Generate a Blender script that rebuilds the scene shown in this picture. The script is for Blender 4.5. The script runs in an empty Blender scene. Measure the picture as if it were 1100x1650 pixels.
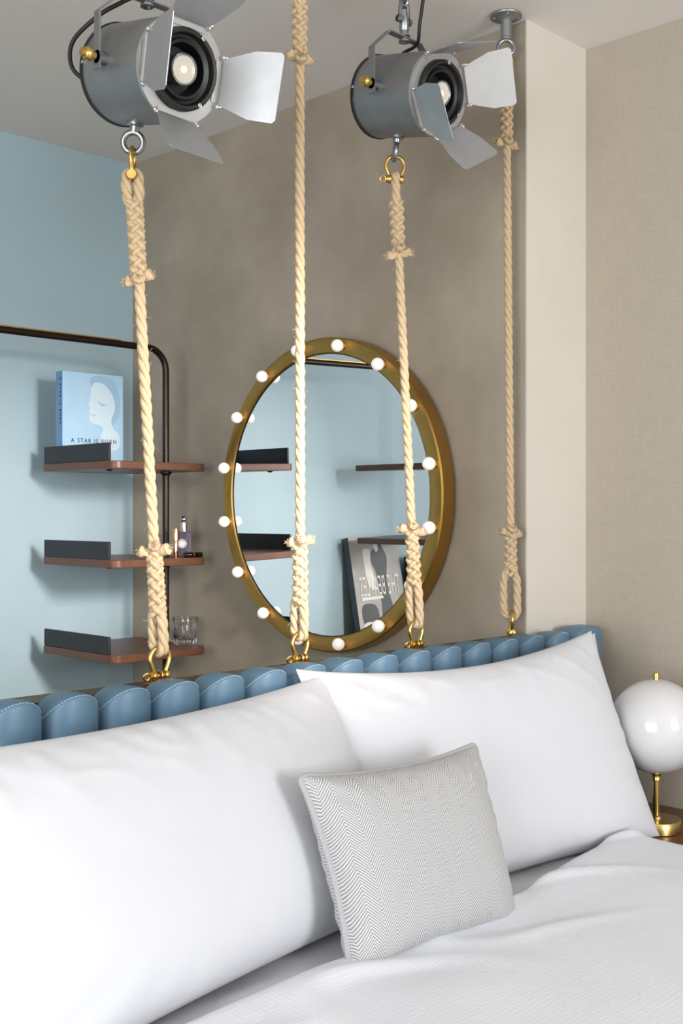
import bpy, math, random
from mathutils import Vector, Matrix, noise
random.seed(7)
sc = bpy.context.scene
COL = sc.collection
V = Vector
PI = math.pi

# ------------------------------------------------------------------ camera, light, exposure
FPX, HOR, HC = 1850.0, 825.0, 1.40
cam_d = bpy.data.cameras.new('camera')
cam_d.sensor_fit = 'HORIZONTAL'; cam_d.sensor_width = 36.0
cam_d.lens = FPX / 1100.0 * 36.0
cam_d.clip_start = 0.02
cam = bpy.data.objects.new('camera', cam_d); COL.objects.link(cam)
cam.location = (0, 0, HC); cam.rotation_euler = (PI / 2, 0, -PI / 4)
sc.camera = cam

world = bpy.data.worlds.new('world'); sc.world = world; world.use_nodes = True
world.node_tree.nodes['Background'].inputs[0].default_value = (0.75, 0.85, 1.0, 1)
world.node_tree.nodes['Background'].inputs[1].default_value = 1.0

def area(name, loc, rot, sx, sy, power, col):
    d = bpy.data.lights.new(name, 'AREA'); d.shape = 'RECTANGLE'; d.size = sx; d.size_y = sy
    d.energy = power; d.color = col
    o = bpy.data.objects.new(name, d); COL.objects.link(o); o.location = loc; o.rotation_euler = rot
    return o
# daylight through the foot window; the left area light is an added fill
area('daylight_foot_window', (1.25, -3.10, 1.70), (PI / 2, 0, 0), 1.35, 1.35, 112, (0.965, 0.985, 1.0))
area('side_fill_light', (-2.50, -0.20, 1.50), (PI / 2, 0, -PI / 2), 2.5, 1.95, 128, (0.965, 0.985, 1.0))
# unseen spot light with no fixture, added above the bed to brighten the alcove
sp = bpy.data.lights.new('alcove_spot', 'SPOT'); sp.energy = 520; sp.color = (1.0, .90, .84); sp.spot_size = math.radians(33); sp.spot_blend = 1.0; sp.shadow_soft_size = .20
spo = bpy.data.objects.new('alcove_spot', sp); COL.objects.link(spo); spo.location = (1.42, .10, 1.95)
spo.rotation_euler = (Vector((1.90, 3.59, 1.04)) - spo.location).to_track_quat('-Z', 'Y').to_euler()
sc.view_settings.view_transform = 'Standard'
sc.view_settings.look = 'None'
sc.view_settings.exposure = 0.0
sc.view_settings.gamma = 1.0
sc.view_settings.use_curve_mapping = False

# pixel of the photograph -> point on a plane of the room
FW, RT = V((math.sqrt(.5), math.sqrt(.5), 0)), V((math.sqrt(.5), -math.sqrt(.5), 0))
def ray(x, y): return FW + RT * ((x - 550) / FPX) + V((0, 0, (HOR - y) / FPX))
def on_y(x, y, Y): d = ray(x, y); return d * (Y / d.y) + V((0, 0, HC))
def on_z(x, y, z): d = ray(x, y); return d * ((z - HC) / d.z) + V((0, 0, HC))

# ------------------------------------------------------------------ materials
def lin(c):
    return tuple(((v / 255.0) / 12.92 if v / 255.0 <= .04045 else ((v / 255.0 + .055) / 1.055) ** 2.4) for v in c) + (1.0,)
MATS = {}
def mat(name, rgb, rough=.5, metal=0.0, var=None, var_scale=6.0, bump=0.0, bump_scale=60.0, stretch=None,
        emit=None, emit_s=0.0, spec=.5, coat=0.0, sheen=0.0, trans=0.0, ior=1.45, rough_var=0.0):
    m = bpy.data.materials.new(name); m.use_nodes = True
    nt = m.node_tree; b = nt.nodes['Principled BSDF']; L = nt.links.new
    b.inputs['Base Color'].default_value = lin(rgb); b.inputs['Roughness'].default_value = rough
    b.inputs['Metallic'].default_value = metal; b.inputs['Specular IOR Level'].default_value = spec
    b.inputs['Coat Weight'].default_value = coat; b.inputs['Sheen Weight'].default_value = sheen
    b.inputs['Transmission Weight'].default_value = trans; b.inputs['IOR'].default_value = ior
    if emit: b.inputs['Emission Color'].default_value = lin(emit); b.inputs['Emission Strength'].default_value = emit_s
    if var or bump or rough_var:
        tc = nt.nodes.new('ShaderNodeTexCoord'); mp = nt.nodes.new('ShaderNodeMapping')
        L(tc.outputs['Object'], mp.inputs[0])
        if stretch: mp.inputs['Scale'].default_value = stretch
    if var or rough_var:
        n = nt.nodes.new('ShaderNodeTexNoise'); n.inputs['Scale'].default_value = var_scale
        n.inputs['Detail'].default_value = 6; n.inputs['Roughness'].default_value = .62
        L(mp.outputs[0], n.inputs['Vector'])
        if var:
            r = nt.nodes.new('ShaderNodeValToRGB'); L(n.outputs['Fac'], r.inputs[0])
            r.color_ramp.elements[0].position = .33; r.color_ramp.elements[1].position = .68
            r.color_ramp.elements[0].color = lin(rgb); r.color_ramp.elements[1].color = lin(var)
            L(r.outputs[0], b.inputs['Base Color'])
        if rough_var:
            mr = nt.nodes.new('ShaderNodeMapRange'); L(n.outputs['Fac'], mr.inputs[0])
            mr.inputs[1].default_value = .3; mr.inputs[2].default_value = .7
            mr.inputs[3].default_value = rough - rough_var; mr.inputs[4].default_value = rough + rough_var
            L(mr.outputs[0], b.inputs['Roughness'])
    if bump:
        n2 = nt.nodes.new('ShaderNodeTexNoise'); n2.inputs['Scale'].default_value = bump_scale
        n2.inputs['Detail'].default_value = 4
        L(mp.outputs[0], n2.inputs['Vector'])
        bp = nt.nodes.new('ShaderNodeBump'); bp.inputs['Strength'].default_value = bump; bp.inputs['Distance'].default_value = .01
        L(n2.outputs['Fac'], bp.inputs['Height']); L(bp.outputs[0], b.inputs['Normal'])
    MATS[name] = m
    return m

mat('blue_paint', (158, 182, 192), .55, var=(162, 185, 194), var_scale=1.5)
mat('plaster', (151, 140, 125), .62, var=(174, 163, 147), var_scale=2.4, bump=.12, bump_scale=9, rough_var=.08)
mat('lit_plaster', (204, 197, 187), .65, var=(210, 203, 194), var_scale=3, bump=.08, bump_scale=12)  # same plaster as the alcove wall, with brighter light put into its colour
mat('ceiling_paint', (226, 222, 218), .8)
mat('white_paint', (225, 222, 216), .7)
mat('oak_floor', (196, 178, 156), .45, var=(180, 160, 136), var_scale=4, stretch=(1, 12, 1))
mat('rope_core', (205, 182, 148), .9, sheen=.2)
mat('brass', (210, 174, 102), .30, 1.0, bump=.02, bump_scale=120)
mat('aged_brass', (172, 134, 70), .38, 1.0, var=(184, 146, 80), var_scale=5, rough_var=.06)
mat('satin_brass', (205, 178, 112), .26, 1.0)
mat('zinc', (168, 172, 176), .32, 1.0, var=(140, 145, 150), var_scale=30, rough_var=.08)
mat('galvanised', (136, 138, 140), .46, .8, var=(152, 154, 155), var_scale=7, rough_var=.07)
mat('aluminium', (186, 188, 190), .42, .8, var=(172, 175, 178), var_scale=9, rough_var=.06)
mat('chrome', (215, 215, 215), .12, 1.0)
mat('black_metal', (24, 24, 25), .4, .0)
mat('black_rubber', (20, 20, 21), .5)
mat('bronze_tube', (50, 40, 36), .32, .75)
mat('bronze_ledge', (62, 54, 47), .35, .3, var=(56, 49, 43), var_scale=3)
mat('charcoal_plate', (34, 37, 41), .5)
mat('walnut', (106, 69, 50), .36, var=(82, 53, 38), var_scale=7, stretch=(2.2, 30, 30), bump=.05, bump_scale=40)
mat('walnut_y', (106, 69, 50), .36, var=(82, 53, 38), var_scale=7, stretch=(30, 2.2, 30), bump=.05, bump_scale=40)
mat('leather', (90, 120, 142), .37, bump=.10, bump_scale=420, var=(86, 116, 138), var_scale=20)
mat('stitch', (176, 196, 208), .7)
mat('cotton', (201, 203, 209), .85, sheen=.1)
mat('sheet', (210, 211, 216), .85)
mat('mirror_glass', (248, 250, 250), .0, 1.0)
mat('bulb_glass', (244, 243, 246), .25, emit=(255, 238, 214), emit_s=.28)
mat('opal_glass', (204, 204, 206), .12, coat=.4)
mat('bulb_face', (188, 184, 176), .25, emit=(255, 236, 205), emit_s=.14)
mat('bulb_core', (255, 230, 190), .3, emit=(255, 232, 190), emit_s=1.1)
mat('book_blue', (160, 195, 222), .45, var=(168, 203, 226), var_scale=4)
mat('book_spine', (105, 145, 185), .5)
mat('book_print_pale', (196, 218, 230), .45)
mat('book_print_mid', (150, 186, 210), .45)
mat('ink', (40, 48, 60), .6)
mat('pages', (236, 232, 222), .8)
mat('photo_grey', (150, 146, 138), .4, var=(176, 172, 165), var_scale=6)
mat('photo_dark', (34, 33, 33), .4)
mat('photo_white', (222, 219, 212), .4)
mat('slate_cloth', (78, 88, 94), .6)
mat('dark_book', (40, 48, 56), .5)
mat('rose_gold', (222, 160, 128), .16, 1.0)
mat('lacquer', (12, 12, 13), .15)
mat('glass', (255, 255, 255), .0, trans=1.0, ior=1.5)
mat('violet_glass', (138, 128, 148), .03, trans=.75, ior=1.45)
mat('label_white', (225, 222, 226), .4)

def node_mat(name, build):
    m = bpy.data.materials.new(name); m.use_nodes = True
    build(m.node_tree, m.node_tree.nodes['Principled BSDF'], m.node_tree.links.new); MATS[name] = m

def _rope(nt, b, L):
    uv = nt.nodes.new('ShaderNodeUVMap'); mp = nt.nodes.new('ShaderNodeMapping')
    mp.inputs['Scale'].default_value = (9, 26, 1); mp.inputs['Rotation'].default_value = (0, 0, .5)
    L(uv.outputs[0], mp.inputs[0])
    n = nt.nodes.new('ShaderNodeTexNoise'); n.inputs['Scale'].default_value = 1.6; n.inputs['Detail'].default_value = 5
    L(mp.outputs[0], n.inputs['Vector'])
    r = nt.nodes.new('ShaderNodeValToRGB'); L(n.outputs['Fac'], r.inputs[0])
    r.color_ramp.elements[0].position = .3; r.color_ramp.elements[0].color = lin((166, 140, 104))
    r.color_ramp.elements[1].position = .66; r.color_ramp.elements[1].color = lin((212, 192, 160))
    L(r.outputs[0], b.inputs['Base Color'])
    bp = nt.nodes.new('ShaderNodeBump'); bp.inputs['Strength'].default_value = .55; bp.inputs['Distance'].default_value = .002
    L(n.outputs['Fac'], bp.inputs['Height']); L(bp.outputs[0], b.inputs['Normal'])
    b.inputs['Roughness'].default_value = .9; b.inputs['Specular IOR Level'].default_value = .2
node_mat('rope', _rope)

def _linen(nt, b, L):
    tc = nt.nodes.new('ShaderNodeTexCoord')
    hs = []
    for s in ((1, 420, 16), (1, 16, 420)):
        mp = nt.nodes.new('ShaderNodeMapping'); mp.inputs['Scale'].default_value = s
        L(tc.outputs['Object'], mp.inputs[0])
        n = nt.nodes.new('ShaderNodeTexNoise'); n.inputs['Scale'].default_value = 1.6; n.inputs['Detail'].default_value = 3
        L(mp.outputs[0], n.inputs['Vector']); hs.append(n)
    a = nt.nodes.new('ShaderNodeMath'); a.operation = 'ADD'
    L(hs[0].outputs['Fac'], a.inputs[0]); L(hs[1].outputs['Fac'], a.inputs[1])
    r = nt.nodes.new('ShaderNodeValToRGB'); mr = nt.nodes.new('ShaderNodeMath'); mr.operation = 'MULTIPLY'; mr.inputs[1].default_value = .5
    L(a.outputs[0], mr.inputs[0]); L(mr.outputs[0], r.inputs[0])
    r.color_ramp.elements[0].position = .35; r.color_ramp.elements[0].color = lin((166, 157, 143))
    r.color_ramp.elements[1].position = .65; r.color_ramp.elements[1].color = lin((178, 169, 155))
    L(r.outputs[0], b.inputs['Base Color'])
    bp = nt.nodes.new('ShaderNodeBump'); bp.inputs['Strength'].default_value = .15; bp.inputs['Distance'].default_value = .003
    L(a.outputs[0], bp.inputs['Height']); L(bp.outputs[0], b.inputs['Normal'])
    b.inputs['Roughness'].default_value = .75
node_mat('linen_paper', _linen)

def _herring(nt, b, L):
    uv = nt.nodes.new('ShaderNodeUVMap'); sp = nt.nodes.new('ShaderNodeSeparateXYZ'); L(uv.outputs[0], sp.inputs[0])
    def M(op, a, c=None):
        n = nt.nodes.new('ShaderNodeMath'); n.operation = op
        for i, v in enumerate((a, c)):
            if v is None: continue
            if isinstance(v, (int, float)): n.inputs[i].default_value = v
            else: L(v, n.inputs[i])
        return n.outputs[0]
    u = sp.outputs[0]; v = sp.outputs[1]        # metres on the cloth
    tri = M('PINGPONG', u, .0215)               # zigzag columns
    ph = M('ADD', v, M('MULTIPLY', tri, 1.25))
    nz = nt.nodes.new('ShaderNodeTexNoise'); nz.inputs['Scale'].default_value = 90; L(uv.outputs[0], nz.inputs['Vector'])
    ph = M('ADD', ph, M('MULTIPLY', nz.outputs['Fac'], .003))
    s = M('SINE', M('MULTIPLY', ph, 2 * PI / .0056))
    s = M('ADD', M('MULTIPLY', s, .5), .5)
    n2 = nt.nodes.new('ShaderNodeTexNoise'); n2.inputs['Scale'].default_value = 600; L(uv.outputs[0], n2.inputs['Vector'])
    s2 = M('ADD', M('MULTIPLY', s, .7), M('MULTIPLY', n2.outputs['Fac'], .3))
    r = nt.nodes.new('ShaderNodeValToRGB'); L(s2, r.inputs[0])
    r.color_ramp.elements[0].position = .15; r.color_ramp.elements[0].color = lin((124, 124, 126))
    r.color_ramp.elements[1].position = .8; r.color_ramp.elements[1].color = lin((196, 197, 198))
    L(r.outputs[0], b.inputs['Base Color'])
    bp = nt.nodes.new('ShaderNodeBump'); bp.inputs['Strength'].default_value = .3; bp.inputs['Distance'].default_value = .001
    L(s2, bp.inputs['Height']); L(bp.outputs[0], b.inputs['Normal'])
    b.inputs['Roughness'].default_value = .95; b.inputs['Sheen Weight'].default_value = .15
node_mat('herringbone', _herring)

def _waffle(nt, b, L):
    tc = nt.nodes.new('ShaderNodeTexCoord'); hs = []
    for d in ('X', 'Y'):
        w = nt.nodes.new('ShaderNodeTexWave'); w.bands_direction = d; w.inputs['Scale'].default_value = 32
        w.inputs['Distortion'].default_value = .4
        L(tc.outputs['Object'], w.inputs['Vector']); hs.append(w)
    a = nt.nodes.new('ShaderNodeMath'); a.operation = 'MULTIPLY'
    L(hs[0].outputs['Fac'], a.inputs[0]); L(hs[1].outputs['Fac'], a.inputs[1])
    bp = nt.nodes.new('ShaderNodeBump'); bp.inputs['Strength'].default_value = .16; bp.inputs['Distance'].default_value = .002
    L(a.outputs[0], bp.inputs['Height']); L(bp.outputs[0], b.inputs['Normal'])
    b.inputs['Base Color'].default_value = lin((219, 223, 231)); b.inputs['Roughness'].default_value = .9
node_mat('waffle', _waffle)

# ------------------------------------------------------------------ mesh helpers
class MB:
    def __init__(s): s.v = []; s.f = []; s.uv = {}
    def add(s, vs, fs, uvs=None):
        o = len(s.v); s.v += [tuple(p) for p in vs]
        for i, f in enumerate(fs):
            if uvs: s.uv[len(s.f)] = uvs[i]
            s.f.append(tuple(o + k for k in f))
        return s
    def box(s, a, b):
        (x0, y0, z0), (x1, y1, z1) = a, b
        vs = [(x, y, z) for z in (z0, z1) for y in (y0, y1) for x in (x0, x1)]
        return s.add(vs, [(0, 2, 3, 1), (4, 5, 7, 6), (0, 1, 5, 4), (2, 6, 7, 3), (0, 4, 6, 2), (1, 3, 7, 5)])
    def grid(s, P, uv=None, flip=False):
        n, m = len(P), len(P[0]); vs = [p for r in P for p in r]; fs = []; us = []
        for i in range(n - 1):
            for j in range(m - 1):
                q = [(i, j), (i, j + 1), (i + 1, j + 1), (i + 1, j)]
                if flip: q.reverse()
                fs.append([a * m + c for a, c in q])
                if uv: us.append([uv[a][c] for a, c in q])
        return s.add(vs, fs, us if uv else None)
    def lathe(s, prof, axis=(0, 0, 1), at=(0, 0, 0), n=24, squash=None):
        """prof: list of (radius, height) along the axis"""
        z = V(axis).normalized(); x = z.orthogonal().normalized(); y = z.cross(x); at = V(at); vs = []; fs = []
        for r, h in prof:
            for k in range(n):
                t = 2 * PI * k / n
                vs.append(at + z * h + (x * math.cos(t) + y * math.sin(t)) * max(r, 1e-5))
        for i in range(len(prof) - 1):
            for k in range(n):
                k2 = (k + 1) % n
                fs.append((i * n + k, i * n + k2, (i + 1) * n + k2, (i + 1) * n + k))
        return s.add(vs, fs)
    def cyl(s, a, b, r, n=16, r2=None):
        a, b = V(a), V(b); h = (b - a).length; r2 = r if r2 is None else r2
        return s.lathe([(0, 0), (r, 0), (r2, h), (0, h)], b - a, a, n)
    def torus(s, at, normal, R, r, n=28, m=10):
        z = V(normal).normalized(); x = z.orthogonal().normalized(); y = z.cross(x); at = V(at)
        pts = [at + (x * math.cos(2 * PI * k / n) + y * math.sin(2 * PI * k / n)) * R for k in range(n)]
        return s.sweep(pts, r, m, closed=True)
    def sweep(s, pts, r, m=10, closed=False, caps=True, uvlen=True):
        pts = [V(p) for p in pts]; n = len(pts)
        rad = r if callable(r) else (lambda i: r)
        T = []
        for i in range(n):
            if closed: t = pts[(i + 1) % n] - pts[i - 1]
            else: t = pts[min(i + 1, n - 1)] - pts[max(i - 1, 0)]
            T.append(t.normalized())
        N = T[0].orthogonal().normalized(); vs = []; acc = 0; ds = []
        for i in range(n):
            if i: acc += (pts[i] - pts[i - 1]).length
            N = (N - T[i] * N.dot(T[i])).normalized(); B = T[i].cross(N); ds.append(acc)
            for k in range(m):
                a = 2 * PI * k / m
                vs.append(pts[i] + (N * math.cos(a) + B * math.sin(a)) * rad(i))
        fs = []; us = []
        for i in range(n if closed else n - 1):
            i2 = (i + 1) % n; d1 = ds[i]; d2 = ds[i + 1] if i + 1 < n else acc + .01
            for k in range(m):
                k2 = (k + 1) % m
                fs.append((i * m + k, i * m + k2, i2 * m + k2, i2 * m + k))
                us.append([(k / m, d1 * 20), ((k + 1) / m, d1 * 20), ((k + 1) / m, d2 * 20), (k / m, d2 * 20)])
        if caps and not closed:
            fs.append(tuple(range(m - 1, -1, -1))); us.append([(0, 0)] * m)
            fs.append(tuple((n - 1) * m + k for k in range(m))); us.append([(0, 0)] * m)
        return s.add(vs, fs, us)
    def sphere(s, at, r, n=20, m=12, sz=1.0):
        return s.lathe([(r * math.sin(PI * i / m), -r * sz * math.cos(PI * i / m)) for i in range(m + 1)], (0, 0, 1), at, n)
    def prism(s, poly, d, frame=None):
        """2-D outline extruded from 0 to d along the third axis of frame (origin, e1, e2, e3)"""
        o, e1, e2, e3 = frame or (V((0, 0, 0)), V((1, 0, 0)), V((0, 1, 0)), V((0, 0, 1)))
        n = len(poly); vs = [o + e1 * a + e2 * b + e3 * h for h in (0, d) for a, b in poly]
        fs = [tuple(range(n - 1, -1, -1)), tuple(range(n, 2 * n))]
        fs += [(k, (k + 1) % n, n + (k + 1) % n, n + k) for k in range(n)]
        return s.add(vs, fs)
    def build(s, name, m, parent=None, smooth=True, bevel=0.0, angle=40):
        me = bpy.data.meshes.new(name); me.from_pydata(s.v, [], s.f)
        if s.uv:
            ul = me.uv_layers.new(name='UVMap')
            for p in me.polygons:
                if p.index in s.uv:
                    for li, c in zip(p.loop_indices, s.uv[p.index]): ul.data[li].uv = c
        me.materials.append(MATS[m]); me.validate(); me.update()
        if smooth:
            me.polygons.foreach_set('use_smooth', [True] * len(me.polygons))
            me.set_sharp_from_angle(angle=math.radians(angle))
        o = bpy.data.objects.new(name, me); COL.objects.link(o)
        if parent: o.parent = parent
        if bevel:
            b = o.modifiers.new('bevel', 'BEVEL'); b.width = bevel; b.segments = 3; b.limit_method = 'ANGLE'
        return o

def tag(o, label, cat, group=None):
    o['label'] = label; o['category'] = cat
    if group: o['group'] = group
    return o
def thing(name, label, cat, loc=(0, 0, 0), rot=(0, 0, 0), group=None):
    o = bpy.data.objects.new(name, None); COL.objects.link(o); o.empty_display_size = .05
    o.location = loc; o.rotation_euler = rot
    return tag(o, label, cat, group)
def struct(o, label=None, cat=None):
    o['kind'] = 'structure'
    if label: o['label'] = label
    if cat: o['category'] = cat
    return o
def rrect(x0, y0, x1, y1, r, n=6, rs=None):
    """rounded rectangle outline; rs = radii of corners (x0y0, x1y0, x1y1, x0y1)"""
    rs = rs or (r, r, r, r); out = []
    for (cx, cy, a0), q in zip(((x0, y0, PI), (x1, y0, 1.5 * PI), (x1, y1, 0), (x0, y1, .5 * PI)), rs):
        sx = 1 if cx == x0 else -1; sy = 1 if cy == y0 else -1
        if q <= 0: out.append((cx, cy)); continue
        for k in range(n + 1):
            a = a0 + .5 * PI * k / n
            out.append((cx + sx * q + q * math.cos(a), cy + sy * q + q * math.sin(a)))
    return out
def text_mesh(name, body, size, m, parent, origin, e1, e2, e3, depth=.0004, xs=1.0, spacing=1.0, align='CENTER'):
    cu = bpy.data.curves.new(name, 'FONT'); cu.body = body; cu.size = size; cu.align_x = align
    cu.space_character = spacing; cu.extrude = depth
    t = bpy.data.objects.new(name, cu); COL.objects.link(t)
    dg = bpy.context.evaluated_depsgraph_get(); dg.update()
    me = bpy.data.meshes.new_from_object(t.evaluated_get(dg))
    bpy.data.objects.remove(t); bpy.data.curves.remove(cu)
    for v in me.vertices: v.co = V(origin) + V(e1) * v.co.x * xs + V(e2) * v.co.y + V(e3) * v.co.z
    me.materials.clear(); me.materials.append(MATS[m])
    o = bpy.data.objects.new(name, me); COL.objects.link(o); o.parent = parent
    return o

# ------------------------------------------------------------------ the room
XB, YF, XR, YB, ZC = 2.488, 1.797, 2.768, 3.593, 2.70
XL, YN = -2.60, -3.20
struct(MB().box((XL - .2, YN - .2, -.1), (XR + .2, YB + .2, 0)).build('floor', 'oak_floor', smooth=False), 'wooden floor of the room', 'floor')
struct(MB().box((XL - .2, YN - .2, ZC), (XR + .2, YB + .2, ZC + .1)).build('ceiling', 'ceiling_paint', smooth=False), 'pale painted ceiling', 'ceiling')
struct(MB().box((XL - .2, YB, 0), (XB, YB + .15, ZC)).build('wall_back', 'blue_paint', smooth=False), 'pale blue painted wall behind the shelves', 'wall')
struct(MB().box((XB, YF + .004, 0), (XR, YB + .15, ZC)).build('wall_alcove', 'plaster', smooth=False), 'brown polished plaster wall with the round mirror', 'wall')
struct(MB().box((XB + .0005, YF, 0), (XR, YF + .004, ZC)).build('wall_end', 'lit_plaster', smooth=False), 'narrow end face of the plaster wall, coloured lighter for the light on it', 'wall')
struct(MB().box((XR, YN - .2, 0), (XR + .15, YB + .15, ZC)).build('wall_right', 'linen_paper', smooth=False), 'linen textured beige wall beside the bed', 'wall')
def holed_wall(name, horiz, c0, c1, a0, a1, o0, o1, z0, z1):
    b = MB()
    for (p0, p1, q0, q1) in ((a0, o0, 0, ZC), (o1, a1, 0, ZC), (o0, o1, 0, z0), (o0, o1, z1, ZC)):
        if horiz: b.box((p0, c0, q0), (p1, c1, q1))
        else: b.box((c0, p0, q0), (c1, p1, q1))
    return struct(b.build(name, 'white_paint', smooth=False), 'plain white wall behind the camera', 'wall')
holed_wall('wall_front', True, YN - .2, YN, XL - .2, XR, .55, 1.95, 1.0, 2.4)
holed_wall('wall_left', False, XL - .2, XL, YN, YB, -1.5, 1.1, .5, 2.5)
def window(name, horiz, c, o0, o1, z0, z1):
    b = MB(); w = .04
    for (p0, p1, q0, q1) in ((o0, o0 + w, z0, z1), (o1 - w, o1, z0, z1), (o0, o1, z0, z0 + w), (o0, o1, z1 - w, z1)):
        if horiz: b.box((p0, c - .12, q0), (p1, c - .06, q1))
        else: b.box((c - .12, p0, q0), (c - .06, p1, q1))
    struct(b.build(name, 'white_paint', smooth=False), 'white window frame letting daylight in', 'window')
window('window_1', True, YN, .55, 1.95, 1.0, 2.4)
window('window_2', False, XL, -1.5, 1.1, .5, 2.5)  # unseen opening and frame, added around the side fill light

# half-height partition behind the headboard, with a bronze ledge
ZL = 1.070
part = struct(MB().box((-.35, 1.778, 0), (XB - .001, 1.842, ZL - .006)).build('wall_low', 'plaster', smooth=False), 'half-height partition behind the headboard', 'wall')
MB().box((-.35, 1.776, ZL - .006), (XB - .001, 1.846, ZL)).build('ledge_cap', 'bronze_ledge', part, smooth=False)
MB().box((-.35, 1.8455, ZL - .004), (XB - .001, 1.8475, ZL + .0012)).build('ledge_edge', 'satin_brass', part, smooth=False)

# ------------------------------------------------------------------ headboard
hb = thing('headboard', 'blue leather headboard of upright rounded channels behind the white pillows', 'headboard', (1.0, 1.745, 0))
hb_off = V((1.0, 1.745, 0))
HX0, HS, HY = 1.016, .1111, 1.745
MB().prism(rrect(-.665 - 1.0 + 1.0 - .0, .30, 1.70, 1.058, .02, rs=(0, 0, .05, .02)), .030,
           (V((0, .031, 0)), V((1, 0, 0)), V((0, 0, 1)), V((0, -1, 0)))).build('back_panel', 'leather', hb)
def channel(w, ztop_mid=1.088, zv=1.046, bulge=.050):
    nx = 16; P = []; h = w / 2 - .0004
    for i in range(nx + 1):
        t = -math.cos(PI * i / nx); x = h * t
        e = max(0.0, 1 - abs(t) ** 2.2)
        yb = -bulge * e ** .5 * .97
        zt = zv + (ztop_mid - zv) * max(0, 1 - abs(t) ** 2.3) ** .75
        rr = min(.009, .25 * (-yb) + .002); col = [V((x, yb, .45)), V((x, yb, .62)), V((x, yb, .8)), V((x, yb, .95)), V((x, yb, zt - .03)), V((x, yb, zt - rr))]
        for k in range(1, 6):
            a = .5 * PI * k / 5
            col.append(V((x, yb + rr * (1 - math.cos(a)), zt - rr + rr * math.sin(a))))
        col.append(V((x, max(yb + rr, yb * .5), zt + .001))); col.append(V((x, .010, zt))); col.append(V((x, .028, zt - .004))); col.append(V((x, .0285, zt - .05)))
        P.append(col)
    return P
def channel_edge(w, **k):
    P = channel(w, **k); return [c[8] for c in P]
ch_mesh = MB().grid(channel(HS)).build('channel', 'leather', hb, angle=60)
def dashes(pts, step=.0062, ln=.0042, r=.0007):
    b = MB(); out = []; acc = 0
    d = [0]
    for i in range(1, len(pts)): d.append(d[-1] + (pts[i] - pts[i - 1]).length)
    def at(s):
        for i in range(1, len(pts)):
            if s <= d[i]: return pts[i - 1].lerp(pts[i], (s - d[i - 1]) / max(1e-9, d[i] - d[i - 1]))
        return pts[-1]
    s = .004
    while s + ln < d[-1] - .003:
        b.sweep([at(s), at(s + ln)], r, 4); s += step
    return b
ed = [p + V((0, -.0006, .0006)) for p in channel_edge(HS)]
st_mesh = dashes(ed).build('stitching', 'stitch', ch_mesh)
first = True
for k in range(-6, 14):
    cx = HX0 + (k + .5) * HS - hb_off.x
    if first: o, s = ch_mesh, st_mesh; first = False
    else:
        o = ch_mesh.copy(); COL.objects.link(o); o.parent = hb
        s = st_mesh.copy(); COL.objects.link(s); s.parent = o
    o.location = (cx, 0, 0)
# rounded end of the headboard beside the wall
b = MB(); n = 24; xe0 = HX0 + 14 * HS - 1.0; P = []
for i in range(n + 1):
    t = i / n; x = xe0 + .0005 + t * .158
    yb = -.050 * (max(0.0, 1 - (1 - min(1, t / .12)) ** 2) ** .5 * .3 + .7) * math.sqrt(max(0, 1 - max(0, (t - .55) / .45) ** 2.2))
    zt = 1.060 + .034 * min(1, t / .25) ** .5 - .062 * (1 - math.sqrt(max(0, 1 - max(0, (t - .6) / .4) ** 2)))
    rr = min(.009, .25 * -yb + .002)
    col = [V((x, yb, .45)), V((x, yb, .8)), V((x, yb, zt - .03)), V((x, yb, zt - rr))]
    for k in range(1, 6):
        a = .5 * PI * k / 5; col.append(V((x, yb + rr * (1 - math.cos(a)), zt - rr + rr * math.sin(a))))
    col += [V((x, .010, zt)), V((x, .028, zt - .004)), V((x, .0285, zt - .05))]
    P.append(col)
b.grid(P).build('end_roll', 'leather', hb, angle=60)

# ------------------------------------------------------------------ bed
bed = thing('bed', 'bed with white mattress in front of the blue headboard', 'bed', (1.42, .6, 0))
MB().box((-.87, -1.05, .12), (.87, 1.06, .34)).build('base', 'leather', bed, smooth=False, bevel=.02)
b = MB(); P = []
for i in range(41):
    row = []
    for j in range(51):
        x = -.90 + 1.80 * i / 40; y = -1.04 + 2.12 * j / 50
        z = .636
        if y > .6: z += .006 * noise.noise(V((x * 5, y * 16 + x * 6, 1.3))) + .010 * max(0, noise.noise(V((x * 9 + y * 6, y * 22, 5))))
        ex = min(.90 - abs(x), .06) / .06; ey = min(1.06 - abs(y - .02), .06) / .06
        z -= .05 * (1 - math.sqrt(max(0, 1 - (1 - ex) ** 2))) + .05 * (1 - math.sqrt(max(0, 1 - (1 - ey) ** 2)))
        row.append(V((x, y, z)))
    P.append(row)
b.grid(P)
rim = [P[i][0] for i in range(41)] + [P[40][j] for j in range(1, 51)] + [P[i][50] for i in range(39, -1, -1)] + [P[0][j] for j in range(49, 0, -1)]
b.grid([rim + [rim[0]], [V((p.x, p.y, .34)) for p in rim + [rim[0]]]])
b.build('mattress', 'sheet', bed)
for sx in (-.8, .8):
    for sy in (-.95, .95): MB().cyl((sx, sy, 0), (sx, sy, .125), .03, 16).build('leg', 'walnut', bed)

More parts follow.
